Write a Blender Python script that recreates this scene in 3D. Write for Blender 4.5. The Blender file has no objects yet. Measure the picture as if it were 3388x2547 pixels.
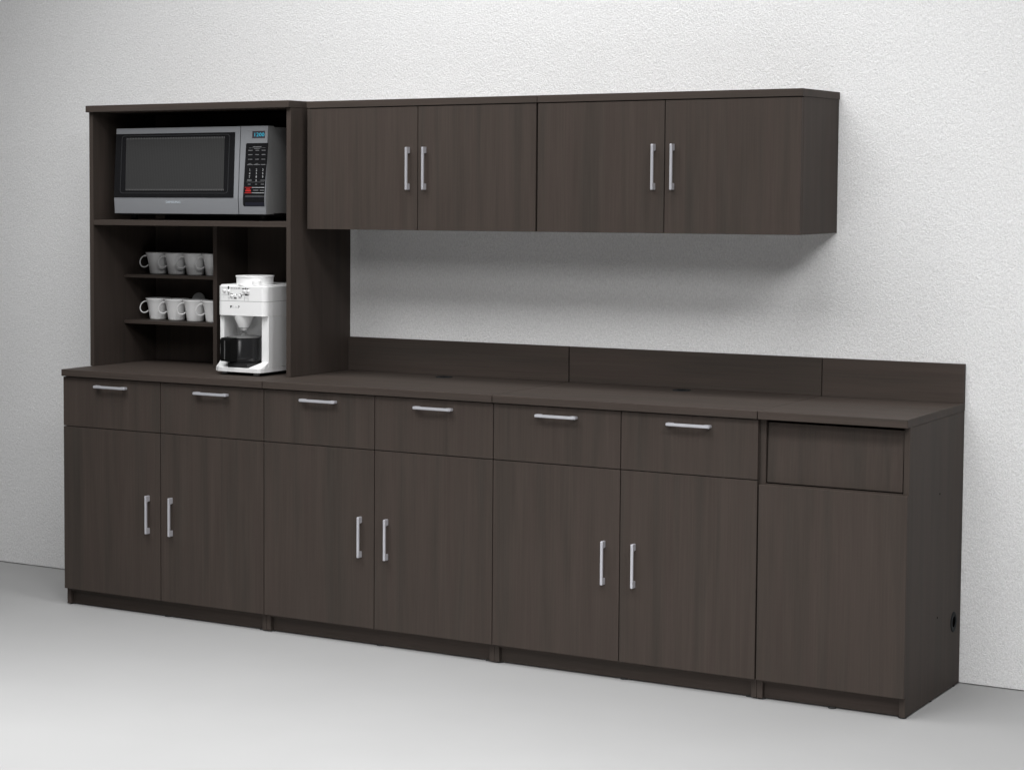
import bpy, bmesh, math, random
from mathutils import Vector, Matrix
random.seed(4)
SC = bpy.context.scene
COL = SC.collection
W = 0.9144
D2R = math.radians

# ------------------------------------------------------------------ materials
def newmat(name):
    m = bpy.data.materials.new(name); m.use_nodes = True
    nt = m.node_tree; b = nt.nodes['Principled BSDF']
    return m, nt, b

def plain(name, col, rough=0.5, metal=0.0, spec=0.5, bump=0.0, bscale=400, vary=0.0, vscale=30):
    m, nt, b = newmat(name)
    b.inputs['Base Color'].default_value = (*col, 1)
    b.inputs['Roughness'].default_value = rough
    b.inputs['Metallic'].default_value = metal
    b.inputs['Specular IOR Level'].default_value = spec
    tc = nt.nodes.new('ShaderNodeTexCoord')
    if bump:
        n = nt.nodes.new('ShaderNodeTexNoise'); n.inputs['Scale'].default_value = bscale; n.inputs['Detail'].default_value = 3
        nt.links.new(tc.outputs['Object'], n.inputs['Vector'])
        bp = nt.nodes.new('ShaderNodeBump'); bp.inputs['Strength'].default_value = bump; bp.inputs['Distance'].default_value = 0.001
        nt.links.new(n.outputs['Fac'], bp.inputs['Height']); nt.links.new(bp.outputs['Normal'], b.inputs['Normal'])
    if vary:
        n = nt.nodes.new('ShaderNodeTexNoise'); n.inputs['Scale'].default_value = vscale; n.inputs['Detail'].default_value = 4
        nt.links.new(tc.outputs['Object'], n.inputs['Vector'])
        mr = nt.nodes.new('ShaderNodeMapRange'); mr.inputs[1].default_value = .3; mr.inputs[2].default_value = .7
        mr.inputs[3].default_value = 1 - vary; mr.inputs[4].default_value = 1 + vary
        nt.links.new(n.outputs['Fac'], mr.inputs[0])
        mx = nt.nodes.new('ShaderNodeVectorMath'); mx.operation = 'SCALE'; mx.inputs[0].default_value = col
        nt.links.new(mr.outputs[0], mx.inputs['Scale']); nt.links.new(mx.outputs[0], b.inputs['Base Color'])
    return m

def wood(name, axis):
    """dark espresso laminate, grain running along `axis` ('z' upright, 'x' lengthwise)"""
    m, nt, b = newmat(name)
    L = nt.links.new; N = nt.nodes.new
    tc = N('ShaderNodeTexCoord'); oi = N('ShaderNodeObjectInfo')
    off = N('ShaderNodeVectorMath'); off.operation = 'SCALE'; off.inputs[0].default_value = (7.3, 5.1, 3.7)
    L(oi.outputs['Random'], off.inputs['Scale'])
    ad = N('ShaderNodeVectorMath'); ad.operation = 'ADD'
    L(tc.outputs['Object'], ad.inputs[0]); L(off.outputs[0], ad.inputs[1])
    def stretched(sx, along, detail, rough=.5, dist=0):
        mp = N('ShaderNodeMapping')
        mp.inputs['Scale'].default_value = (sx, sx, along) if axis == 'z' else (along, sx, sx)
        L(ad.outputs[0], mp.inputs['Vector'])
        n = N('ShaderNodeTexNoise'); n.inputs['Scale'].default_value = 1; n.inputs['Detail'].default_value = detail
        n.inputs['Roughness'].default_value = rough; n.inputs['Distortion'].default_value = dist
        L(mp.outputs[0], n.inputs['Vector']); return n
    broad = stretched(22, 1.1, 4, .5, .4)
    tone = stretched(31, 1.9, 2, .5, .3)
    fine = stretched(190, 3.5, 4, .65)
    cr = N('ShaderNodeValToRGB'); e = cr.color_ramp.elements
    e[0].position = .30; e[0].color = (0.0490, 0.0411, 0.0355, 1)
    e[1].position = .72; e[1].color = (0.0595, 0.0462, 0.0402, 1)
    mid = cr.color_ramp.elements.new(.5); mid.color = (0.0580, 0.0461, 0.0396, 1)
    L(broad.outputs['Fac'], cr.inputs['Fac'])
    def mult(src, node, lo, hi, amt):
        mr = N('ShaderNodeMapRange'); mr.inputs[1].default_value = lo; mr.inputs[2].default_value = hi
        mr.inputs[3].default_value = 1 - amt; mr.inputs[4].default_value = 1 + amt
        L(node.outputs['Fac'], mr.inputs[0])
        vm = N('ShaderNodeVectorMath'); vm.operation = 'SCALE'
        L(src, vm.inputs[0]); L(mr.outputs[0], vm.inputs['Scale']); return vm.outputs[0]
    c = mult(cr.outputs['Color'], tone, .3, .7, .06)
    c = mult(c, fine, .3, .7, .09)
    L(c, b.inputs['Base Color'])
    b.inputs['Roughness'].default_value = .6
    b.inputs['Specular IOR Level'].default_value = .1
    bp = N('ShaderNodeBump'); bp.inputs['Strength'].default_value = .12; bp.inputs['Distance'].default_value = .0005
    L(fine.outputs['Fac'], bp.inputs['Height']); L(bp.outputs['Normal'], b.inputs['Normal'])
    return m

def wall_mat():
    m, nt, b = newmat('stucco_wall'); L = nt.links.new; N = nt.nodes.new
    tc = N('ShaderNodeTexCoord')
    n1 = N('ShaderNodeTexNoise'); n1.inputs['Scale'].default_value = 125; n1.inputs['Detail'].default_value = 7; n1.inputs['Roughness'].default_value = .72; n1.inputs['Distortion'].default_value = .5
    n2 = N('ShaderNodeTexVoronoi'); n2.inputs['Scale'].default_value = 150; n2.feature = 'SMOOTH_F1'
    nd = N('ShaderNodeTexNoise'); nd.inputs['Scale'].default_value = 30; nd.inputs['Detail'].default_value = 2
    mp = N('ShaderNodeMapping'); mp.inputs['Rotation'].default_value = (0, D2R(22), 0); mp.inputs['Scale'].default_value = (1.6, 1, .75)
    L(tc.outputs['Object'], mp.inputs['Vector']); L(mp.outputs[0], n1.inputs['Vector']); L(tc.outputs['Object'], nd.inputs['Vector'])
    mxv = N('ShaderNodeVectorMath'); mxv.operation = 'SCALE'; mxv.inputs['Scale'].default_value = .05
    L(nd.outputs['Color'], mxv.inputs[0])
    av = N('ShaderNodeVectorMath'); av.operation = 'ADD'; L(tc.outputs['Object'], av.inputs[0]); L(mxv.outputs[0], av.inputs[1])
    L(av.outputs[0], n2.inputs['Vector'])
    sm = N('ShaderNodeMath'); sm.operation = 'MULTIPLY_ADD'; sm.inputs[1].default_value = .5
    L(n2.outputs['Distance'], sm.inputs[0]); L(n1.outputs['Fac'], sm.inputs[2])
    bp = N('ShaderNodeBump'); bp.inputs['Strength'].default_value = WALL_BUMP; bp.inputs['Distance'].default_value = .004
    L(sm.outputs[0], bp.inputs['Height']); L(bp.outputs['Normal'], b.inputs['Normal'])
    cr = N('ShaderNodeValToRGB'); e = cr.color_ramp.elements
    e[0].position = .36; e[0].color = (.75, .75, .75, 1); e[1].position = .62; e[1].color = (.91, .91, .91, 1)
    L(n1.outputs['Fac'], cr.inputs['Fac']); L(cr.outputs['Color'], b.inputs['Base Color'])
    b.inputs['Roughness'].default_value = .8; b.inputs['Specular IOR Level'].default_value = .25
    return m
WALL_BUMP = .8

WV = wood('dark_laminate_upright_grain', 'z')
WH = wood('dark_laminate_lengthwise_grain', 'x')
M_WALL = wall_mat()
M_FLOOR = plain('smooth_grey_floor', (.365, .365, .365), .7, spec=.2, vary=.015, vscale=3)
M_NICKEL = plain('satin_nickel', (.62, .62, .66), .38, .45)
M_BLACK = plain('black_plastic', (.012, .012, .013), .45)
M_HOLE = plain('dark_hole', (.004, .004, .004), .9, spec=0)
M_RUB = plain('black_rubber', (.015, .015, .015), .8)
M_GROM = plain('charcoal_grommet', (.016, .0175, .019), .7, spec=.1)
M_STEEL = plain('brushed_silver', (.34, .35, .37), .34, .35, bump=.08, bscale=600)
M_SIDE = plain('grey_painted_side', (.30, .30, .30), .6, .1, bump=.1, bscale=500)
M_GLASS = plain('black_oven_glass', (.012, .012, .013), .16)
M_GROOVE = plain('dark_moulding', (.035, .036, .038), .25)
M_WHITE = plain('white_glazed_china', (.93, .93, .93), .35, bump=.05, bscale=300)
M_MACH = plain('white_appliance_plastic', (.86, .86, .86), .42, bump=.08, bscale=500)
M_CHROME = plain('bright_knob', (.85, .85, .85), .2, .2)
M_CARAFE = plain('smoked_carafe_glass', (.02, .02, .021), .12)
M_LID = plain('charcoal_lid', (.11, .11, .11), .45)
M_MARK = plain('black_print', (.01, .01, .01), .6)
M_GREYMARK = plain('grey_print', (.4, .4, .4), .6)
M_PRINTW = plain('pale_print', (.42, .42, .43), .6)
M_PRINTD = plain('dim_print', (.16, .16, .165), .6)
M_RED = plain('red_print', (.42, .012, .01), .5)
M_LOGO = plain('pale_blue_lettering', (.66, .74, .80), .4)
M_NAVY = plain('navy_button', (.014, .014, .022), .35)
M_DISP = plain('display_window', (.055, .045, .055), .3)
M_CYAN, _nt, _b = newmat('cyan_digits')
_b.inputs['Base Color'].default_value = (.02, .3, .4, 1)
_b.inputs['Emission Color'].default_value = (.03, .42, .62, 1); _b.inputs['Emission Strength'].default_value = .5

def mesh_window():
    m, nt, b = newmat('oven_door_mesh'); L = nt.links.new; N = nt.nodes.new
    tc = N('ShaderNodeTexCoord'); sp = N('ShaderNodeSeparateXYZ'); L(tc.outputs['Object'], sp.inputs[0])
    def stripe(out, per):
        a = N('ShaderNodeMath'); a.operation = 'MULTIPLY'; a.inputs[1].default_value = 2 * math.pi / per; L(out, a.inputs[0])
        s = N('ShaderNodeMath'); s.operation = 'SINE'; L(a.outputs[0], s.inputs[0]); return s.outputs[0]
    mu = N('ShaderNodeMath'); mu.operation = 'MULTIPLY'
    L(stripe(sp.outputs[0], .0075), mu.inputs[0])
    mu.inputs[1].default_value = 1
    mr = N('ShaderNodeMapRange'); mr.inputs[1].default_value = -1; mr.inputs[2].default_value = 1
    mr.inputs[3].default_value = .034; mr.inputs[4].default_value = .052; L(mu.outputs[0], mr.inputs[0])
    cb = N('ShaderNodeCombineColor')
    for i in range(3): L(mr.outputs[0], cb.inputs[i])
    L(cb.outputs[0], b.inputs['Base Color'])
    b.inputs['Roughness'].default_value = .3
    return m
M_MESH = mesh_window()

# ------------------------------------------------------------------ builders
def box(bm, x0, x1, y0, y1, z0, z1, bev=0.0, seg=1):
    r = bmesh.ops.create_cube(bm, size=1)
    vs = r['verts']
    for v in vs:
        v.co = Vector(((x0 + x1) / 2 + v.co.x * (x1 - x0), (y0 + y1) / 2 + v.co.y * (y1 - y0), (z0 + z1) / 2 + v.co.z * (z1 - z0)))
    if bev:
        es = list({e for v in vs for e in v.link_edges})
        bmesh.ops.bevel(bm, geom=es, offset=bev, segments=seg, affect='EDGES', profile=.5)
    return bm

def prism(bm, pts, axis, a0, a1):
    """extrude a 2D polygon. axis 'x': pts=(y,z); 'y': pts=(x,z); 'z': pts=(x,y)"""
    def p3(p, a):
        return {'x': (a, p[0], p[1]), 'y': (p[0], a, p[1]), 'z': (p[0], p[1], a)}[axis]
    v0 = [bm.verts.new(p3(p, a0)) for p in pts]; v1 = [bm.verts.new(p3(p, a1)) for p in pts]
    fs = [bm.faces.new(v0), bm.faces.new(v1)]
    n = len(pts)
    for i in range(n): fs.append(bm.faces.new((v0[i], v0[(i + 1) % n], v1[(i + 1) % n], v1[i])))
    bmesh.ops.recalc_face_normals(bm, faces=fs)
    return v0 + v1

def lathe(bm, prof, cx, cy, seg=48):
    rings = []
    for r, z in prof:
        if r < 1e-6: rings.append([bm.verts.new((cx, cy, z))])
        else: rings.append([bm.verts.new((cx + r * math.cos(2 * math.pi * i / seg), cy + r * math.sin(2 * math.pi * i / seg), z)) for i in range(seg)])
    fs = []
    for a, b in zip(rings[:-1], rings[1:]):
        for i in range(seg):
            j = (i + 1) % seg
            if len(a) == 1 and len(b) == 1: continue
            if len(a) == 1: fs.append(bm.faces.new((a[0], b[j], b[i])))
            elif len(b) == 1: fs.append(bm.faces.new((a[i], a[j], b[0])))
            else: fs.append(bm.faces.new((a[i], a[j], b[j], b[i])))
    bmesh.ops.recalc_face_normals(bm, faces=fs)
    for f in fs: f.smooth = True
    return bm

def tube(bm, pts, r, seg=10, closed=False):
    n = len(pts); rings = []
    for i in range(n):
        p = Vector(pts[i])
        a = Vector(pts[(i - 1) % n] if (closed or i) else pts[0]); b = Vector(pts[(i + 1) % n] if (closed or i < n - 1) else pts[-1])
        t = (b - a).normalized()
        u = t.cross(Vector((0, 0, 1)))
        if u.length < .2: u = t.cross(Vector((1, .3, 0)))
        u = TUBE_N.copy() if TUBE_N else u.normalized()
        w = t.cross(u).normalized()
        rings.append([bm.verts.new(p + r * (u * math.cos(2 * math.pi * k / seg) + w * math.sin(2 * math.pi * k / seg))) for k in range(seg)])
    fs = []
    for i in range(n if closed else n - 1):
        a = rings[i]; b = rings[(i + 1) % n]
        for k in range(seg): fs.append(bm.faces.new((a[k], a[(k + 1) % seg], b[(k + 1) % seg], b[k])))
    if not closed:
        fs.append(bm.faces.new(rings[0])); fs.append(bm.faces.new(rings[-1]))
    bmesh.ops.recalc_face_normals(bm, faces=fs)
    for f in fs: f.smooth = True
TUBE_N = None

def obj(name, bm, mat, parent=None, loc=(0, 0, 0)):
    me = bpy.data.meshes.new(name)
    bm.normal_update(); bm.to_mesh(me); bm.free()
    me.materials.append(mat)
    o = bpy.data.objects.new(name, me); COL.objects.link(o)
    o.location = loc
    if parent: o.parent = parent
    return o

def print_onto(o, bm, mat):
    """add printed marks to an existing part's own mesh, in their own material"""
    me = o.data; me.materials.append(mat); idx = len(me.materials) - 1
    tmp = bpy.data.meshes.new('print'); bm.normal_update(); bm.to_mesh(tmp); bm.free()
    b2 = bmesh.new(); b2.from_mesh(me); n0 = len(b2.faces)
    b2.from_mesh(tmp); b2.faces.ensure_lookup_table()
    for f in b2.faces[n0:]: f.material_index = idx; f.smooth = False
    b2.to_mesh(me); b2.free(); bpy.data.meshes.remove(tmp)
    return o

def B(*a, **k):
    bm = bmesh.new(); box(bm, *a, **k); return bm

def thing(name, label, cat, loc=(0, 0, 0), group=None):
    o = bpy.data.objects.new(name, None); COL.objects.link(o)
    o.empty_display_size = .05
    o.location = loc; o['label'] = label; o['category'] = cat
    if group: o['group'] = group
    return o

def children(o): return [c for c in bpy.data.objects if c.parent == o]
def copy_tree(o, parent=None):
    kids = children(o)
    c = o.copy(); COL.objects.link(c); c.parent = parent
    for k in kids: copy_tree(k, c)
    return c

def text_bm(s, size, cx, z, yfun, thick=.0006, width=None, bm=None, xoff=0, align='CENTER'):
    """flat lettering facing -Y, baseline at z, centred at cx"""
    cu = bpy.data.curves.new('lettering', 'FONT'); cu.body = s; cu.size = size; cu.align_x = align
    cu.extrude = 0; cu.resolution_u = 2
    to = bpy.data.objects.new('lettering', cu); COL.objects.link(to)
    dg = bpy.context.evaluated_depsgraph_get(); dg.update()
    me = bpy.data.meshes.new_from_object(to.evaluated_get(dg))
    bpy.data.objects.remove(to); bpy.data.curves.remove(cu)
    bm = bm or bmesh.new()
    xs = [v.co.x for v in me.vertices]
    k = 1
    if width and xs: k = width / (max(xs) - min(xs))
    n0 = len(bm.verts)
    bm.from_mesh(me); bm.verts.ensure_lookup_table()
    for v in bm.verts[n0:]:
        x, y = v.co.x, v.co.y
        zz = z + y
        v.co = Vector((cx + x * k, yfun(zz) - thick, zz))
    bpy.data.meshes.remove(me)
    return bm

# ------------------------------------------------------------------ setting
def structure(name, bm, mat):
    o = obj(name, bm, mat); o['kind'] = 'structure'; return o
structure('floor', B(-7, 12, -10, .25, -.05, 0), M_FLOOR)
structure('wall', B(-7, 12, 0, .2, .0035, 3.6), M_WALL)

# ------------------------------------------------------------------ base cabinets
YD, YP, YC = -.5841, -.5667, -.5966      # door face, carcass face, worktop edge
ZB, ZS, ZC0, ZC1, ZBS = .0645, .6855, .8755, .9007, 1.0257
G = .0015
def handle_up(parent, cx, ydoor, z0, z1, proj=.0227):
    """upright bar pull: a flat bar carried by two square posts"""
    bm = bmesh.new(); h = .0041
    pts = [(ydoor + .0005, z0), (ydoor + .0005, z0 + .021), (ydoor - proj + .0075, z0 + .023), (ydoor - proj + .0075, z1 - .023), (ydoor + .0005, z1 - .021),
           (ydoor + .0005, z1), (ydoor - proj + .001, z1), (ydoor - proj, z1 - .001), (ydoor - proj, z0 + .001), (ydoor - proj + .001, z0)]
    prism(bm, pts, 'x', cx - h, cx + h)
    bmesh.ops.bevel(bm, geom=list(bm.edges), offset=.0008, segments=2, affect='EDGES')
    return obj('handle', bm, M_NICKEL, parent)
def handle_flat(parent, cx, ydoor, z, L=.146, proj=.0227):
    bm = bmesh.new(); h = .0046; a, b = cx - L / 2, cx + L / 2
    pts = [(a, ydoor + .0005), (a + .021, ydoor + .0005), (a + .024, ydoor - proj + .0085), (b - .024, ydoor - proj + .0085), (b - .021, ydoor + .0005),
           (b, ydoor + .0005), (b, ydoor - proj + .002), (b - .002, ydoor - proj), (a + .002, ydoor - proj), (a, ydoor - proj + .002)]
    prism(bm, pts, 'z', z - h, z + h)
    bmesh.ops.bevel(bm, geom=list(bm.edges), offset=.0015, segments=2, affect='EDGES')
    return obj('handle', bm, M_NICKEL, parent)

def disc(bm, r0, r1, h, c, axis, seg=32):
    """ring lying on a surface; r0 inner hole"""
    prof = [(r1, 0), (r1 * .97, h), (r0, h), (r0, h * .2)] if r0 else [(r1, 0), (r1, h), (0, h)]
    b2 = bmesh.new(); lathe(b2, prof, 0, 0, seg)
    if axis == 'x': rot = Matrix.Rotation(math.pi / 2, 4, 'Y')
    elif axis == '-y': rot = Matrix.Rotation(math.pi / 2, 4, 'X')
    else: rot = Matrix.Identity(4)
    b2.transform(Matrix.Translation(c) @ rot)
    me = bpy.data.meshes.new('tmp'); b2.to_mesh(me); b2.free(); bm.from_mesh(me); bpy.data.meshes.remove(me)

def grommet(parent, c, axis, r=.031):
    bm = bmesh.new(); disc(bm, r * .55, r, .0022, c, axis)
    g = obj('grommet', bm, M_GROM, parent)
    bm = bmesh.new(); disc(bm, 0, r * .56, .0008, c, axis)
    obj('cable_hole', bm, M_HOLE, g)
    return g

def foot(parent, x, y):
    bm = bmesh.new(); lathe(bm, [(0, 0), (.012, 0), (.0125, .002), (.0105, .0045), (0, .0045)], x, y, 16)
    obj('levelling_foot', bm, M_RUB, parent)

def base_cabinet(label, x, splash, group):
    t = thing('base_cabinet', label, 'cabinet', (x, 0, 0), group)
    zt = ZC0 - .0004
    for a, b in ((.0006, .018), (W - .018, W - .0006)):
        obj('side_panel', B(a, b, YP, -.004, .0042, zt, bev=.0005), WV, t)
    obj('carcass', B(.018, W - .018, YP + .001, -.006, .055, zt - .001), WV, t)
    obj('toe_kick', B(.018, W - .018, YP + .0185, YP + .034, .0042, .0545), WH, t)
    obj('worktop', B(.0014, W - .0014, YC, -.0005, ZC0, ZC1, bev=.0012), WH, t)
    if splash:
        obj('backsplash', B(.003, W - .0014, -.0161, -.0008, ZC1 + .0002, ZBS, bev=.0006), WH, t)
        grommet(t, (W / 2, -.094, ZC1), 'z')
    for k in (0, 1):
        a = k * W / 2 + G; b = (k + 1) * W / 2 - G
        d = obj('drawer', B(a, b, YD, YP - .0006, ZS + G, ZC0 - .0035, bev=.0006), WV, t)
        handle_flat(d, W * (.25 + .5 * k) + .0045, YD, .8425)
        d = obj('door', B(a, b, YD, YP - .0006, ZB, ZS - G, bev=.0006), WV, t)
        handle_up(d, W / 2 - .0537 if k == 0 else W / 2 + .0515, YD, .3095, .4512)
    for px in (.012, W / 2 + .003, W - .03): foot(t, px, YP + .022)
    for px in (.012, W - .012): foot(t, px, -.05); foot(t, px, -.28)
    return t

gb = 'base cabinets in the lower run'
base_cabinet('dark base cabinet under the hutch, with microwave and coffee maker above it', 0, 0, gb)
c2 = base_cabinet('dark base cabinet directly right of the hutch, its worktop touching the hutch side', W, 2, gb)
c3 = copy_tree(c2); c3.location = (2 * W, 0, 0)
c3['label'] = 'dark base cabinet between the middle base cabinet and the narrow handleless bin cabinet'

# ------------------------------------------------------------------ bin cabinet
X0 = 3 * W; WT = .462
t = thing('waste_bin_cabinet', 'narrow dark cabinet without handles, with a push flap above one door, at the right end', 'cabinet', (X0, 0, 0))
obj('side_panel', B(.0006, .0186, YP, -.004, .0042, ZC0 - .0004, bev=.0005), WV, t)
sp = obj('side_panel', B(WT - .018, WT - .0002, YP, -.004, .0042, ZC0 - .0004, bev=.0005), WV, t)
for hz in (.2547, .6413):
    bm = bmesh.new(); disc(bm, 0, .0032, .0006, (WT - .0002, -.2552, hz), 'x', 12)
    obj('cam_hole', bm, M_HOLE, sp)
obj('back_panel', B(.0186, WT - .018, -.03, -.012, .055, ZC0 - .002), WV, t)
obj('bottom_panel', B(.0186, WT - .018, YP + .001, -.03, .055, .072), WV, t)
obj('rail', B(.0186, WT - .018, YP, YP + .018, .640, .6752), WH, t)
obj('toe_kick', B(.0186, WT - .018, YP + .0185, YP + .034, .0042, .0545), WH, t)
obj('worktop', B(.0014, WT, YC, -.0005, ZC0, ZC1, bev=.0012), WH, t)
obj('backsplash', B(.0014, WT, -.0161, -.0008, ZC1 + .0002, ZBS, bev=.0006), WH, t)
fl = bmesh.new()
prism(fl, [(YP + .005, .6795), (YP + .0115, .8640), (YP + .0285, .8640), (YP + .022, .6795)], 'x', .0220, WT - .0222)
fo = obj('push_flap', fl, WV, t)
obj('door', B(.0035, WT, YD, YP - .0006, ZB, .6722, bev=.0006), WV, t)
grommet(t, (WT - .0002, -.079, .212), 'x', .0325)
for px in (.012, .235, WT - .012): foot(t, px, YP + .016)
for py in (-.30, -.05): foot(t, WT - .012, py)

# ------------------------------------------------------------------ hutch
HX0, HX1, YH = -.0029, .9165, -.4134
t = thing('hutch', 'tall open dark hutch with shelves holding the microwave and mugs, standing on the left worktop', 'hutch', (HX0, 0, ZC1))
def hb(x0, x1, y0, y1, z0, z1, bev=.0006): return B(x0 - HX0, x1 - HX0, y0, y1, z0 - ZC1, z1 - ZC1, bev=bev)
obj('side_panel', hb(HX0, HX0 + .018, YH, -.0005, ZC1 + .0003, 1.871), WV, t)
obj('side_panel', hb(HX1 - .0185, HX1, YH, -.0005, ZC1 + .0003, 1.871), WV, t)
obj('top_panel', hb(-.0075, .9172, -.43, -.0005, 1.8713, 1.8963, .001), WH, t)
obj('back_panel', hb(HX0 + .018, HX1 - .0185, -.014, -.004, ZC1 + .0003, 1.8708), WV, t)
obj('shelf', hb(HX0 + .018, HX1 - .0185, YH + .001, -.0142, 1.4425, 1.4622), WH, t)
YS = -.223
obj('divider', hb(.441, .459, YS, -.0142, ZC1 + .0003, 1.4422), WV, t)
for z1 in (1.2478, 1.0682):
    obj('mug_shelf', hb(HX0 + .018, .4408, YS + .001, -.0142, z1 - .0122, z1), WH, t)

# ------------------------------------------------------------------ wall cabinets
def wall_cabinet(label, x, w, group):
    YU, z0, z1, z2 = -.3487, 1.4356, 1.8695, 1.8938
    t = thing('wall_cabinet', label, 'cabinet', (x, 0, z0), group)
    def b(x0, x1, y0, y1, a, c, bev=.0006): return B(x0, x1, y0, y1, a - z0, c - z0, bev=bev)
    obj('top_panel', b(.0005, w - .0005, -.3505, -.0005, z1, z2, .0008), WH, t)
    obj('carcass', b(.0028, w - .0033, YU + .018, -.0005, z0 + .0004, z1 - .0002), WV, t)
    for k in (0, 1):
        a = .0030 if k == 0 else w / 2 + G; c = w / 2 - G if k == 0 else w - .0035
        d = obj('door', b(a, c, YU, YU + .0172, z0, z1 - .003), WV, t)
        handle_up(d, w / 2 - .0355 if k == 0 else w / 2 + .0303, YU, 1.577 - z0, 1.7255 - z0)
    return t
WU = .91965
w1 = wall_cabinet('dark two-door wall cabinet next to the hutch, left one of the upper pair', .9429, WU, 'wall cabinets')
w2 = copy_tree(w1); w2.location.x = .9429 + WU + .0006
w2['label'] = 'dark two-door wall cabinet at the free right end of the upper row'

# ------------------------------------------------------------------ microwave
MX0, MX1, MZ0, MZ1 = .085, .780, 1.4875, 1.8095
YT, YM, YBt = -.355, -.373, -.368
def yf(z):
    if z > 1.545: return YM + (YT - YM) * (z - 1.545) / (MZ1 - 1.545)
    return YBt + (YM - YBt) * (z - MZ0) / (1.545 - MZ0)
t = thing('microwave', 'silver microwave with black glass door and keypad, on the top shelf of the hutch', 'microwave', (MX0, 0, 1.4622))
def ml(bm):
    bm.transform(Matrix.Translation((-MX0, 0, -1.4622))); return bm
def slab(x0, x1, z0, z1, off, thick, bm=None):
    """panel lying on the tilted front, its face `off` proud"""
    bm = bm or bmesh.new()
    zs = sorted({z0, z1} | ({1.545} if z0 < 1.545 < z1 else set()))
    pts = [(yf(z) - off, z) for z in zs] + [(yf(z) - off + thick, z) for z in reversed(zs)]
    prism(bm, pts, 'x', x0, x1); return bm
def X36(x, z): return x + .745 * (-yf(z) - .36)
# body
obj('body', ml(B(MX0 + .003, MX1 - .0012, -.316, -.05, MZ0 + .002, MZ1 - .003, bev=.002)), M_SIDE, t)
bz = bmesh.new(); prism(bz, [(-.3162, MZ0), (-.3162, MZ1), (YT + .004, MZ1), (YM + .004, 1.545), (YBt + .004, MZ0)], 'x', MX0, MX1)
obj('front_frame', ml(bz), M_SIDE, t)
gx = .6600
door = obj('door', ml(slab(MX0, gx - .0017, MZ0, MZ1 - .0002, .0, .004)), M_STEEL, t)
# black glass area
gl = bmesh.new()
prism_pts = None
def quad_slab(c, off, thick, bm=None):
    """c = four (x,z) corners TL,TR,BR,BL"""
    bm = bm or bmesh.new()
    f = [bm.verts.new((x, yf(z) - off, z)) for x, z in c]; g = [bm.verts.new((x, yf(z) - off + thick, z)) for x, z in c]
    fs = [bm.faces.new(f), bm.faces.new(g)]
    for i in range(4): fs.append(bm.faces.new((f[i], f[(i + 1) % 4], g[(i + 1) % 4], g[i])))
    bmesh.ops.recalc_face_normals(bm, faces=fs); return bm
gz0, gz1 = 1.5475, 1.7885
xr = .6365
glass = obj('glass', ml(quad_slab([(MX0 - .0004, gz1), (xr, gz1), (xr + .003, gz0), (MX0 - .0004, gz0)], .0012, .004)), M_GLASS, door)
mo = bmesh.new()
def rrect(x0, x1, z0, z1, r, n=6):
    pts = []
    for cx, cz, a0 in ((x1 - r, z1 - r, 0), (x0 + r, z1 - r, 90), (x0 + r, z0 + r, 180), (x1 - r, z0 + r, 270)):
        for i in range(n + 1):
            a = D2R(a0 + 90 * i / n); pts.append((cx + r * math.cos(a), cz + r * math.sin(a)))
    return pts
def plate(pts, off, thick, bm=None):
    bm = bm or bmesh.new()
    f = [bm.verts.new((x, yf(z) - off, z)) for x, z in pts]; g = [bm.verts.new((x, yf(z) - off + thick, z)) for x, z in pts]
    n = len(pts); fs = [bm.faces.new(f), bm.faces.new(g)]
    for i in range(n): fs.append(bm.faces.new((f[i], f[(i + 1) % n], g[(i + 1) % n], g[i])))
    bmesh.ops.recalc_face_normals(bm, faces=fs); return bm
TUBE_N = None
bmr = bmesh.new()
op = rrect(.113, .614, 1.563, 1.782, .012); ip = rrect(.1155, .6115, 1.5655, 1.7795, .0105)
fo_, fi_ = [bmr.verts.new((x, yf(z) - .0018, z)) for x, z in op], [bmr.verts.new((x, yf(z) - .0018, z)) for x, z in ip]
bo_, bi_ = [bmr.verts.new((x, yf(z) - .0008, z)) for x, z in op], [bmr.verts.new((x, yf(z) - .0008, z)) for x, z in ip]
n = len(op); fs = []
for i in range(n):
    j = (i + 1) % n
    fs += [bmr.faces.new((fo_[i], fo_[j], fi_[j], fi_[i])), bmr.faces.new((fo_[i], fo_[j], bo_[j], bo_[i])), bmr.faces.new((fi_[i], fi_[j], bi_[j], bi_[i]))]
bmesh.ops.recalc_face_normals(bmr, faces=fs)
obj('moulding_line', ml(bmr), M_GROOVE, door)
scr = obj('mesh_screen', ml(plate([(.134, 1.7712), (.590, 1.7712), (.594, 1.5757), (.139, 1.5757)], .0016, .002)), M_MESH, door)
# perforation dots along both edges of the screen
pd = bmesh.new()
k = 0; x = .1375
while x < .588:
    plate([(x, 1.7732), (x + .0036, 1.7732), (x + .0036, 1.7672), (x, 1.7672)], .0020, .0004, pd)
    plate([(x + .004, 1.5797), (x + .0076, 1.5797), (x + .0076, 1.5737), (x + .004, 1.5737)], .0020, .0004, pd)
    x += .0075
print_onto(scr, ml(pd), plain('perforation_grey', (.10, .10, .10), .5))
obj('lettering', ml(text_bm('SAMSUNG', .0125, .3632, 1.5265, yf, .0006, width=.068)), M_LOGO, door)
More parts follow.
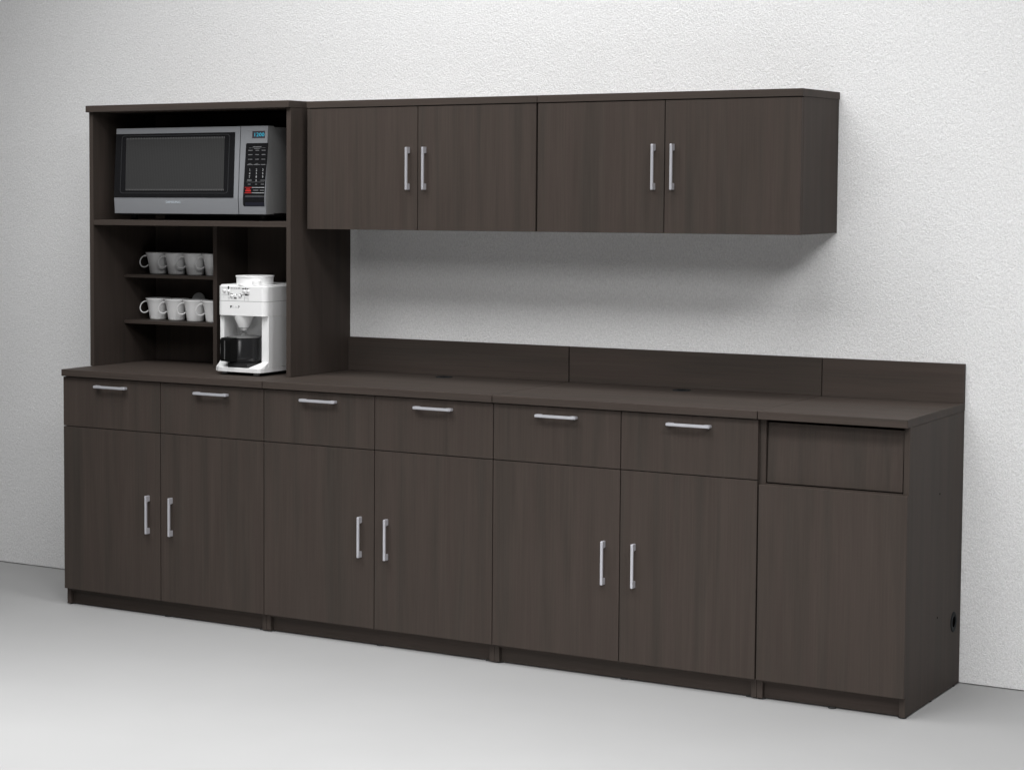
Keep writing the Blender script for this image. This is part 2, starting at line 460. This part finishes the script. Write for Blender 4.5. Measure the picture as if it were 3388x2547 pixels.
# control panel
cp = obj('control_panel', ml(slab(gx + .0017, MX1, MZ0, MZ1, .0, .004)), M_STEEL, t)
obj('gap_strip', ml(slab(gx - .0017, gx + .0017, MZ0 + .001, MZ1 - .001, -.0025, .001)), M_BLACK, t)
dsp = obj('display', ml(plate([(.7125, 1.791), (.768, 1.791), (.768, 1.765), (.7125, 1.765)], .0006, .001)), M_DISP, cp)
obj('digits', ml(text_bm('1200', .0195, .7425, 1.7712, yf, .0012, width=.043)), M_CYAN, cp)
_k = bmesh.new()
plate([(.6905, 1.747), (.6870, 1.7435), (.6815, 1.545), (.776, 1.545), (.7825, 1.747)], .0008, .003, _k)
plate([(.6815, 1.545), (.6808, 1.522), (.6850, 1.5165), (.775, 1.5165), (.776, 1.545)], .0008, .003, _k)
bmesh.ops.remove_doubles(_k, verts=_k.verts, dist=.00005)
pad = obj('keypad', ml(_k), M_GLASS, cp)
def cell(col): return (.7075, .7375, .7655)[col]
pw = bmesh.new()
for r, row in enumerate(('123', '456', '789')):
    for cidx, ch in enumerate(row): text_bm(ch, .0125, cell(cidx), 1.6455 - r * .0128, yf, .0012, bm=pw)
text_bm('0', .0125, cell(1), 1.6071, yf, .0012, bm=pw)
print_onto(pad, ml(pw), M_PRINTW)
pdm = bmesh.new()
def dash(cx, z, w, h=.0022): plate([(cx - w / 2, z + h / 2), (cx + w / 2, z + h / 2), (cx + w / 2, z - h / 2), (cx - w / 2, z - h / 2)], .0011, .0004, pdm)
dash(.7365, 1.7335, .038, .0024); dash(.7365, 1.7295, .072, .0007); dash(.7365, 1.7268, .026, .0015)
for z in (1.7205, 1.705, 1.688):
    for c_, w_ in ((0, .019), (1, .016), (2, .017)): dash(cell(c_), z, w_)
for c_, w_ in ((0, .012), (1, .011)): dash(cell(c_), 1.6722, w_, .0016)
for c_, w_ in ((0, .025), (1, .027), (2, .020)): dash(cell(c_), 1.6685, w_, .0022)
dash(cell(0), 1.6135, .019, .0017); dash(cell(0), 1.6098, .020, .0017); dash(cell(2), 1.6115, .020, .0018)
dash(.7335, 1.6048, .080, .0007)
for c_, w_ in ((0, .012), (1, .008), (2, .014)): dash(cell(c_), 1.597, w_)
dash(cell(1), 1.5752, .021, .0026); dash(cell(2) - .001, 1.5752, .018, .0026)
dash(.7335, 1.5533, .083, .0016)
print_onto(pad, ml(pdm), M_PRINTD)
pdm = bmesh.new(); dash(.7475, 1.5852, .055, .0018); dash(.7475, 1.5655, .055, .0018); print_onto(pad, ml(pdm), M_PRINTW)
pdm = bmesh.new(); dash(.7035, 1.5852, .030, .0022); dash(.7035, 1.5655, .030, .0026); dash(.7035, 1.5795, .016, .003); dash(.7035, 1.5735, .024, .0065)
print_onto(pad, ml(pdm), M_RED)
obj('door_button', ml(plate([(.689, 1.5515), (.775, 1.5515), (.775, 1.518), (.691, 1.518)], .0012, .001)), M_NAVY, cp)
for px in (MX0 + .05, MX1 - .05):
    for py in (-.31, -.09):
        bm = bmesh.new(); lathe(bm, [(0, 1.4624), (.014, 1.4624), (.016, MZ0 + .003), (0, MZ0 + .003)], px, py, 16)
        obj('foot', ml(bm), M_BLACK, t)
obj('base_plate', ml(B(MX0 + .008, MX1 - .008, YBt + .012, -.06, MZ0 - .006, MZ0 - .0005)), M_BLACK, t)

# ------------------------------------------------------------------ mugs
def make_mug(label, group):
    t = thing('mug', label, 'mug', (0, 0, 0), group)
    H = .0835
    prof = [(0, .0), (.0295, .0), (.0320, .0015), (.0330, .006), (.0352, .020), (.0382, .040), (.0420, .060), (.0466, .076), (.0502, H), (.0494, H + .0005),
            (.0478, H - .001), (.0445, .074), (.0405, .058), (.0375, .040), (.0332, .020), (.0305, .008), (0, .0065)]
    bm = bmesh.new(); lathe(bm, prof, 0, 0, 56); obj('cup', bm, M_WHITE, t)
    global TUBE_N
    d = Vector((-.83, -.56, 0)).normalized(); nrm = Vector((-d.y, d.x, 0))
    pts = []; a, b = .0195, .0222; cz = .0485; cr = .0515
    for i in range(30):
        th = D2R(60) + (2 * math.pi - D2R(108)) * i / 29
        pts.append(d * (cr - a * math.cos(th) * 1.0) + Vector((0, 0, cz + b * math.sin(th) + .004 * math.cos(th))))
    TUBE_N = nrm
    bm = bmesh.new(); tube(bm, pts, .0026, 10); obj('handle', bm, M_WHITE, t)
    TUBE_N = None
    return t
def rowpos(i): return (.0905 + i * .0998, -.100 - i * .0133)
lab_up = ['white mug at the open left end of the upper mug shelf', 'second white mug from the left on the upper mug shelf', 'third white mug from the left on the upper mug shelf',
          'white mug on the upper mug shelf, half hidden by the divider']
lab_lo = ['white mug at the open left end of the lower mug shelf', 'second white mug from the left on the lower mug shelf', 'white mug on the lower shelf with the round grey lid showing behind it',
          'white mug on the lower mug shelf, half hidden by the divider']
mug0 = None
for labs, z in ((lab_up, 1.2479), (lab_lo, 1.0683)):
    for i, lb in enumerate(labs):
        if mug0 is None: mug0 = m_ = make_mug(lb, 'white mugs on the hutch shelves')
        else: m_ = copy_tree(mug0); m_['label'] = lb
        x, y = rowpos(i); m_.location = (x, y, z)
# round lid standing behind the lower mugs
bm = bmesh.new(); disc(bm, 0, .030, .004, (0, 0, 0), '-y', 40)
lid = obj('lid', bm, plain('grey_lid', (.5, .5, .5), .6, bump=.3, bscale=300), None, (.2440, -.0385, 1.0685 + .0752))
bm = bmesh.new(); lathe(bm, [(0, 0), (.0305, 0), (.031, .003), (.030, .006), (.0285, .0035), (0, .0035)], 0, 0, 40)
bm.transform(Matrix.Rotation(D2R(80), 4, 'X'))
old = lid.data; lid.data = bpy.data.meshes.new('lid'); bm.to_mesh(lid.data); bm.free(); lid.data.materials.append(old.materials[0])
lid['label'] = 'small round grey lid standing upright behind the mugs of the lower shelf'; lid['category'] = 'lid'
# it stands on a short rest behind the mugs
bm = bmesh.new(); lathe(bm, [(0, -.0752), (.020, -.0752), (.021, -.070), (.006, -.066), (.004, -.040), (.004, -.028), (0, -.028)], 0, .001, 24)
obj('stem', bm, M_LID, lid)

# ------------------------------------------------------------------ coffee maker
CX, CY = .600, -.45
t = thing('coffee_maker', 'white filter coffee maker with round hopper on top, standing in the hutch', 'coffee maker', (.706, -.28, ZC1))
def cl(bm): bm.transform(Matrix.Translation((-.706, .28, -ZC1))); return bm
HXa, HXb, YFr, YBk = .598, .8134, -.42, -.13
def foot_poly(x0, x1, yf_, yb, r, n=7):
    pts = [(x1, yb), (x0, yb)]
    for cx, cy, a0 in ((x0 + r, yf_ + r, 180), (x1 - r, yf_ + r, 270)):
        for i in range(n + 1):
            a = D2R(a0 + 90 * i / n); pts.append((cx + r * math.cos(a), cy + r * math.sin(a)))
    return pts
def smooth_small(o, ang=35):
    for p in o.data.polygons: p.use_smooth = True
    try: o.data.set_sharp_from_angle(angle=D2R(ang))
    except Exception: pass
# head
bm = bmesh.new(); prism(bm, foot_poly(HXa, HXb, YFr, YBk, .022), 'z', 1.1175, 1.1695); head = obj('lower_head', cl(bm), M_MACH, t); smooth_small(head)
bm = bmesh.new(); prism(bm, foot_poly(HXa + .0004, HXb - .0004, YFr + .0004, YBk, .022), 'z', 1.1708, 1.2295)
bmesh.ops.bevel(bm, geom=[e for e in bm.edges if all(v.co.z > 1.229 for v in e.verts)], offset=.005, segments=3, affect='EDGES')
uh = obj('upper_head', cl(bm), M_MACH, t); smooth_small(uh)
bm = bmesh.new(); prism(bm, foot_poly(HXa + .002, HXb - .002, YFr + .0025, YBk + .002, .020), 'z', 1.1696, 1.1707); obj('seam', cl(bm), M_BLACK, t)
# columns, back
bm = bmesh.new(); box(bm, HXa, .6165, -.402, YBk, .929, 1.1174, bev=.002); obj('column', cl(bm), M_MACH, t)
bm = bmesh.new(); box(bm, .7825, HXb, -.402, YBk, .929, 1.1174, bev=.002); obj('column', cl(bm), M_MACH, t)
obj('back_wall', cl(B(.6166, .7824, -.315, YBk, .929, 1.1173)), M_MACH, t)
# base with two raised arms
bm = bmesh.new(); prism(bm, [(HXb, YBk), (HXa, YBk), (HXa, -.428), (.622, -.4475), (.640, -.4525), (.797, -.4545), (.8085, -.4475), (HXb, -.430)], 'z', .9135, .9292)
bmesh.ops.bevel(bm, geom=[e for e in bm.edges if all(v.co.z > .929 for v in e.verts)], offset=.002, segments=2, affect='EDGES')
obj('base', cl(bm), M_MACH, t)
def hull(pts):
    bm = bmesh.new(); vs = [bm.verts.new(p) for p in pts]; r = bmesh.ops.convex_hull(bm, input=vs)
    bmesh.ops.delete(bm, geom=[g for g in r['geom_interior'] if isinstance(g, bmesh.types.BMVert)], context='VERTS'); return bm
zb = .928
obj('base_arm', cl(hull([(HXa + .001, -.427, zb), (.622, -.446, zb), (.664, -.4475, zb), (.668, -.41, zb), (HXa + .001, -.38, zb), (.66, -.38, zb),
                         (HXa + .002, -.404, .9475), (.632, -.412, .9485), (.640, -.395, .9475), (HXa + .002, -.385, .9485)])), M_MACH, t)
obj('base_arm', cl(hull([(HXb - .001, -.430, zb), (.808, -.446, zb), (.752, -.4485, zb), (.750, -.41, zb), (HXb - .001, -.38, zb), (.755, -.38, zb),
                         (.783, -.424, .9430), (HXb - .001, -.404, .9475), (HXb - .001, -.385, .9485), (.782, -.400, .9475)])), M_MACH, t)
bm = bmesh.new(); prism(bm, [(.6655, -.4475), (.7505, -.4490), (.7560, -.43), (.7600, -.32), (.63, -.32), (.6600, -.42)], 'z', .929, .9448); obj('hot_plate', cl(bm), plain('black_drip_tray', (.015, .015, .015), .5, bump=.9, bscale=900), t)
for px, py in ((.6235, -.405), (.7735, -.42), (.755, -.175), (.625, -.175)):
    bm = bmesh.new(); lathe(bm, [(0, ZC1 + .0003), (.0105, ZC1 + .0003), (.0125, ZC1 + .004), (.0135, .9134), (0, .9134)], px, py, 20); obj('foot', cl(bm), plain('grey_foot', (.45, .45, .45), .5) if 'grey_foot' not in bpy.data.materials else bpy.data.materials['grey_foot'], t)
# funnel
FX, FY = .690, -.380
bm = bmesh.new(); lathe(bm, [(0, 1.1174), (.0395, 1.1174), (.0395, 1.114), (.0195, 1.0735), (.0190, 1.0722), (0, 1.0722)], FX, FY, 40); fn = obj('funnel', cl(bm), M_MACH, t); smooth_small(fn)
bm = bmesh.new(); lathe(bm, [(0.0115, 1.0722), (.0125, 1.068), (.0105, 1.0625), (.006, 1.0590), (0, 1.0578)], FX, FY, 24); obj('drip_nozzle', cl(bm), M_CHROME, fn)
# hopper
HPX, HPY = .7105, -.3375
bm = bmesh.new(); lathe(bm, [(0, 1.2294), (.0685, 1.2294), (.0690, 1.2575), (.0715, 1.2580), (.0715, 1.2612), (.0705, 1.2622), (.0640, 1.2622), (.0630, 1.2612), (0, 1.2610)], HPX, HPY, 56)
hp = obj('hopper', cl(bm), M_WHITE, t); smooth_small(hp)
bm = bmesh.new(); lathe(bm, [(0, 1.2294), (.0165, 1.2294), (.0165, 1.2445), (.0150, 1.2463), (0, 1.2463)], .7600, -.400, 32)
o = obj('dial', cl(bm), M_WHITE, t); smooth_small(o)
bm = bmesh.new(); lathe(bm, [(0, 1.2294), (.016, 1.2294), (.016, 1.2318), (0, 1.2318)], .700, -.404, 24); obj('cap', cl(bm), M_CHROME, t)
# control knobs, buttons and marks on the front
def fdisc(x, z, r, h, y=YFr):
    bm = bmesh.new()
    lathe(bm, [(r, 0), (r, h * .6), (r * .7, h * .92), (0, h)], 0, 0, 20)
    bm.transform(Matrix.Translation((x, y + .0005, z)) @ Matrix.Rotation(math.pi / 2, 4, 'X')); return bm
for x, z in ((.6305, 1.2070), (.6495, 1.2065), (.7180, 1.2070), (.7355, 1.2075)):
    obj('knob', cl(fdisc(x, z, .0062, .0055)), M_CHROME, uh)
for x, z in ((.6630, 1.1887), (.6785, 1.1887), (.6995, 1.1893)):
    obj('button', cl(fdisc(x, z, .0062, .0045)), M_CHROME, uh)
def fm(bm, x0, x1, z0, z1, h=.0007): box(bm, x0, x1, YFr - h, YFr + .001, z0, z1)
bm = bmesh.new()
for x0, x1, z0, z1 in ((.6465, .6515, 1.2135, 1.2245), (.660, .668, 1.2165, 1.2185), (.672, .6775, 1.2165, 1.2185), (.6815, .6875, 1.2165, 1.2185), (.692, .700, 1.2165, 1.219),
                       (.7100, .7200, 1.2145, 1.2180), (.7230, .7280, 1.2140, 1.2200), (.7320, .7370, 1.2140, 1.2185), (.7230, .7375, 1.1920, 1.1955), (.7225, .7300, 1.1950, 1.1985),
                       (.6575, .6680, 1.1945, 1.1975), (.6735, .6845, 1.1790, 1.1825), (.7035, .7075, 1.1860, 1.1950), (.6990, .7060, 1.1945, 1.1970), (.7110, .7150, 1.1925, 1.1945),
                       (.6470, .6505, 1.1930, 1.1955), (.6845, .6875, 1.193, 1.1965)):
    fm(bm, x0, x1, z0, z1)
print_onto(uh, cl(bm), M_MARK)
bm = bmesh.new()
for x0, x1, z0, z1 in ((.619, .7455, 1.2178, 1.2186), (.619, .655, 1.1930, 1.1937), (.705, .7455, 1.1946, 1.1953), (.6505, .6512, 1.1712, 1.2120), (.6600, .6606, 1.195, 1.2178),
                       (.7195, .7201, 1.1712, 1.2000), (.7360, .7366, 1.1712, 1.1925), (.7200, .7366, 1.1830, 1.1836), (.6440, .6600, 1.1830, 1.1836), (.6270, .6295, 1.1825, 1.1840)):
    fm(bm, x0, x1, z0, z1, .0005)
print_onto(uh, cl(bm), M_GREYMARK)
bm = bmesh.new()
yl = lambda z: YFr
prism(bm, [(.6565, 1.1535), (.6640, 1.1535), (.6640, 1.1500), (.6605, 1.1455), (.6565, 1.1455)], 'y', YFr - .0007, YFr + .001)
prism(bm, [(.6925, 1.1535), (.6975, 1.1535), (.6975, 1.1490), (.6945, 1.1480)], 'y', YFr - .0007, YFr + .001)
prism(bm, [(.6905, 1.1440), (.6925, 1.1440), (.6935, 1.1478), (.6925, 1.1478)], 'y', YFr - .0007, YFr + .001)
print_onto(head, cl(bm), M_MARK)
bm = bmesh.new()
for x0, x1, z0, z1 in ((.6660, .6668, 1.1445, 1.153), (.6700, .6708, 1.1450, 1.153), (.6730, .6765, 1.1445, 1.1453), (.6790, .6798, 1.1445, 1.153), (.6830, .6838, 1.1450, 1.1510), (.6860, .6868, 1.1445, 1.150)):
    fm(bm, x0, x1, z0, z1, .0005)
print_onto(head, cl(bm), M_GREYMARK)

# ------------------------------------------------------------------ carafe
t = thing('carafe', 'dark coffee carafe with black handle, standing under the funnel of the white coffee maker', 'carafe', (FX, FY, .945))
def kl(bm): bm.transform(Matrix.Translation((-FX, -FY, -.945))); return bm
bm = bmesh.new(); lathe(bm, [(0, .9452), (.0610, .9452), (.0637, .949), (.0642, .965), (.0642, 1.020), (.0625, 1.034), (.0605, 1.0355), (0, 1.0355)], FX, FY, 56); o = obj('jug', kl(bm), M_CARAFE, t)
smooth_small(o)
bm = bmesh.new(); lathe(bm, [(0, 1.0355), (.0635, 1.0355), (.0637, 1.0385), (.055, 1.0405), (.018, 1.0435), (.0125, 1.0465), (.0095, 1.0515), (.004, 1.0540), (0, 1.0543)], FX, FY, 48); obj('lid', kl(bm), M_LID, t)
d = Vector((-.3, -.954, 0)); pn = Vector((.954, -.3, 0)); c0 = Vector((FX, FY, 0))
bm = bmesh.new()
def hp_(t_, w_, z): p = c0 + d * t_ + pn * w_; return (p.x, p.y, z)
prof = [(.056, .9515), (.086, .9505), (.089, .957), (.0875, .990), (.0885, 1.028), (.085, 1.0365), (.056, 1.0385)]
a_ = [bm.verts.new(hp_(p, -.029, z)) for p, z in prof]; b_ = [bm.verts.new(hp_(p, .031, z)) for p, z in prof]
fs = [bm.faces.new(a_), bm.faces.new(b_)]
for i in range(len(prof)): fs.append(bm.faces.new((a_[i], a_[(i + 1) % len(prof)], b_[(i + 1) % len(prof)], b_[i])))
bmesh.ops.recalc_face_normals(bm, faces=fs); bmesh.ops.bevel(bm, geom=list(bm.edges), offset=.0012, segments=2, affect='EDGES')
hd = obj('handle', kl(bm), plain('matt_black_handle', (.004, .004, .004), .6, spec=.15), t)
bm = bmesh.new(); v = [hp_(.0895, -.004, .958), hp_(.0895, .0005, .958), hp_(.0895, .0005, 1.027), hp_(.0895, -.004, 1.027), hp_(.0865, -.004, .958), hp_(.0865, .0005, .958), hp_(.0865, .0005, 1.027), hp_(.0865, -.004, 1.027)]
vv = [bm.verts.new(p) for p in v]
fs = [bm.faces.new([vv[i] for i in q]) for q in ((0, 1, 2, 3), (4, 5, 6, 7), (0, 1, 5, 4), (1, 2, 6, 5), (2, 3, 7, 6), (3, 0, 4, 7))]
bmesh.ops.recalc_face_normals(bm, faces=fs)
obj('highlight_strip', kl(bm), plain('handle_highlight_grey', (.12, .12, .12), .4), hd)  # grey strip imitating the line of highlight on the black handle

# ------------------------------------------------------------------ light
w = bpy.data.worlds.new('World'); SC.world = w; w.use_nodes = True
w.node_tree.nodes['Background'].inputs[0].default_value = (1, 1, 1, 1)
w.node_tree.nodes['Background'].inputs[1].default_value = .02
def area(name, loc, target, sx, sy, power, col=(1, 1, 1), spread=180):
    l = bpy.data.lights.new(name, 'AREA'); l.shape = 'RECTANGLE'; l.size = sx; l.size_y = sy; l.energy = power; l.color = col; l.spread = D2R(spread)
    o = bpy.data.objects.new(name, l); COL.objects.link(o); o.location = loc
    o.rotation_euler = (Vector(target) - Vector(loc)).to_track_quat('-Z', 'Y').to_euler()
    return o
area('ceiling_light', (0, -2.6, 3.4), (0, -2.6, 0), 1.4, 1.0, 36)
area('ceiling_light', (2.2, -2.6, 3.4), (2.2, -2.6, 0), 1.4, 1.0, 32)
area('ceiling_light', (4.4, -2.0, 2.9), (4.4, -2.0, 0), 1.2, .5, 44)
area('ceiling_light', (4.0, -4.2, 3.0), (4.0, -4.2, 0), 1.6, 2.0, 106)
area('downlight', (.8, -2.5, 3.2), (.8, -2.5, 0), .8, .8, 17, spread=75)
area('downlight', (2.6, -2.2, 3.2), (2.6, -2.2, 0), .8, .8, 12, spread=75)
area('front_fill', (2.3, -5.0, 1.1), (2.2, 0, 0), 3.4, .8, 3.3, spread=42)
area('wall_washer', (2.3, -.9, 3.6), (2.3, -.1, 1.6), 2.4, .5, 18, spread=110)
area('wall_washer', (.5, -1.8, 3.8), (.5, -.1, 1.0), 1.6, 1.2, 11.5, spread=80)

# ------------------------------------------------------------------ camera
cam = bpy.data.cameras.new('camera'); co = bpy.data.objects.new('camera', cam); COL.objects.link(co); SC.camera = co
yaw, pitch, roll = map(D2R, (33.9147, -3.8095, -.0198))
f = Vector((-math.sin(yaw) * math.cos(pitch), math.cos(yaw) * math.cos(pitch), math.sin(pitch)))
rt = Vector((math.cos(yaw), math.sin(yaw), 0)); up = rt.cross(f)
rt2 = rt * math.cos(roll) + up * math.sin(roll); up2 = -rt * math.sin(roll) + up * math.cos(roll)
M = Matrix((rt2, up2, -f)).transposed().to_4x4(); M.translation = Vector((5.1187, -6.8837, 1.5838)); co.matrix_world = M
cam.sensor_width = 36; cam.lens = 36 * 4627.77 / 2212
cam.shift_x = (1106 - 554.13) / 2212; cam.shift_y = -(831.5 - 714.38) / 2212
cam.clip_end = 100; cam.clip_start = .1
SC.view_settings.view_transform = 'Standard'; SC.view_settings.look = 'None'; SC.view_settings.gamma = 1; SC.view_settings.exposure = 0
SC.view_settings.use_curve_mapping = False
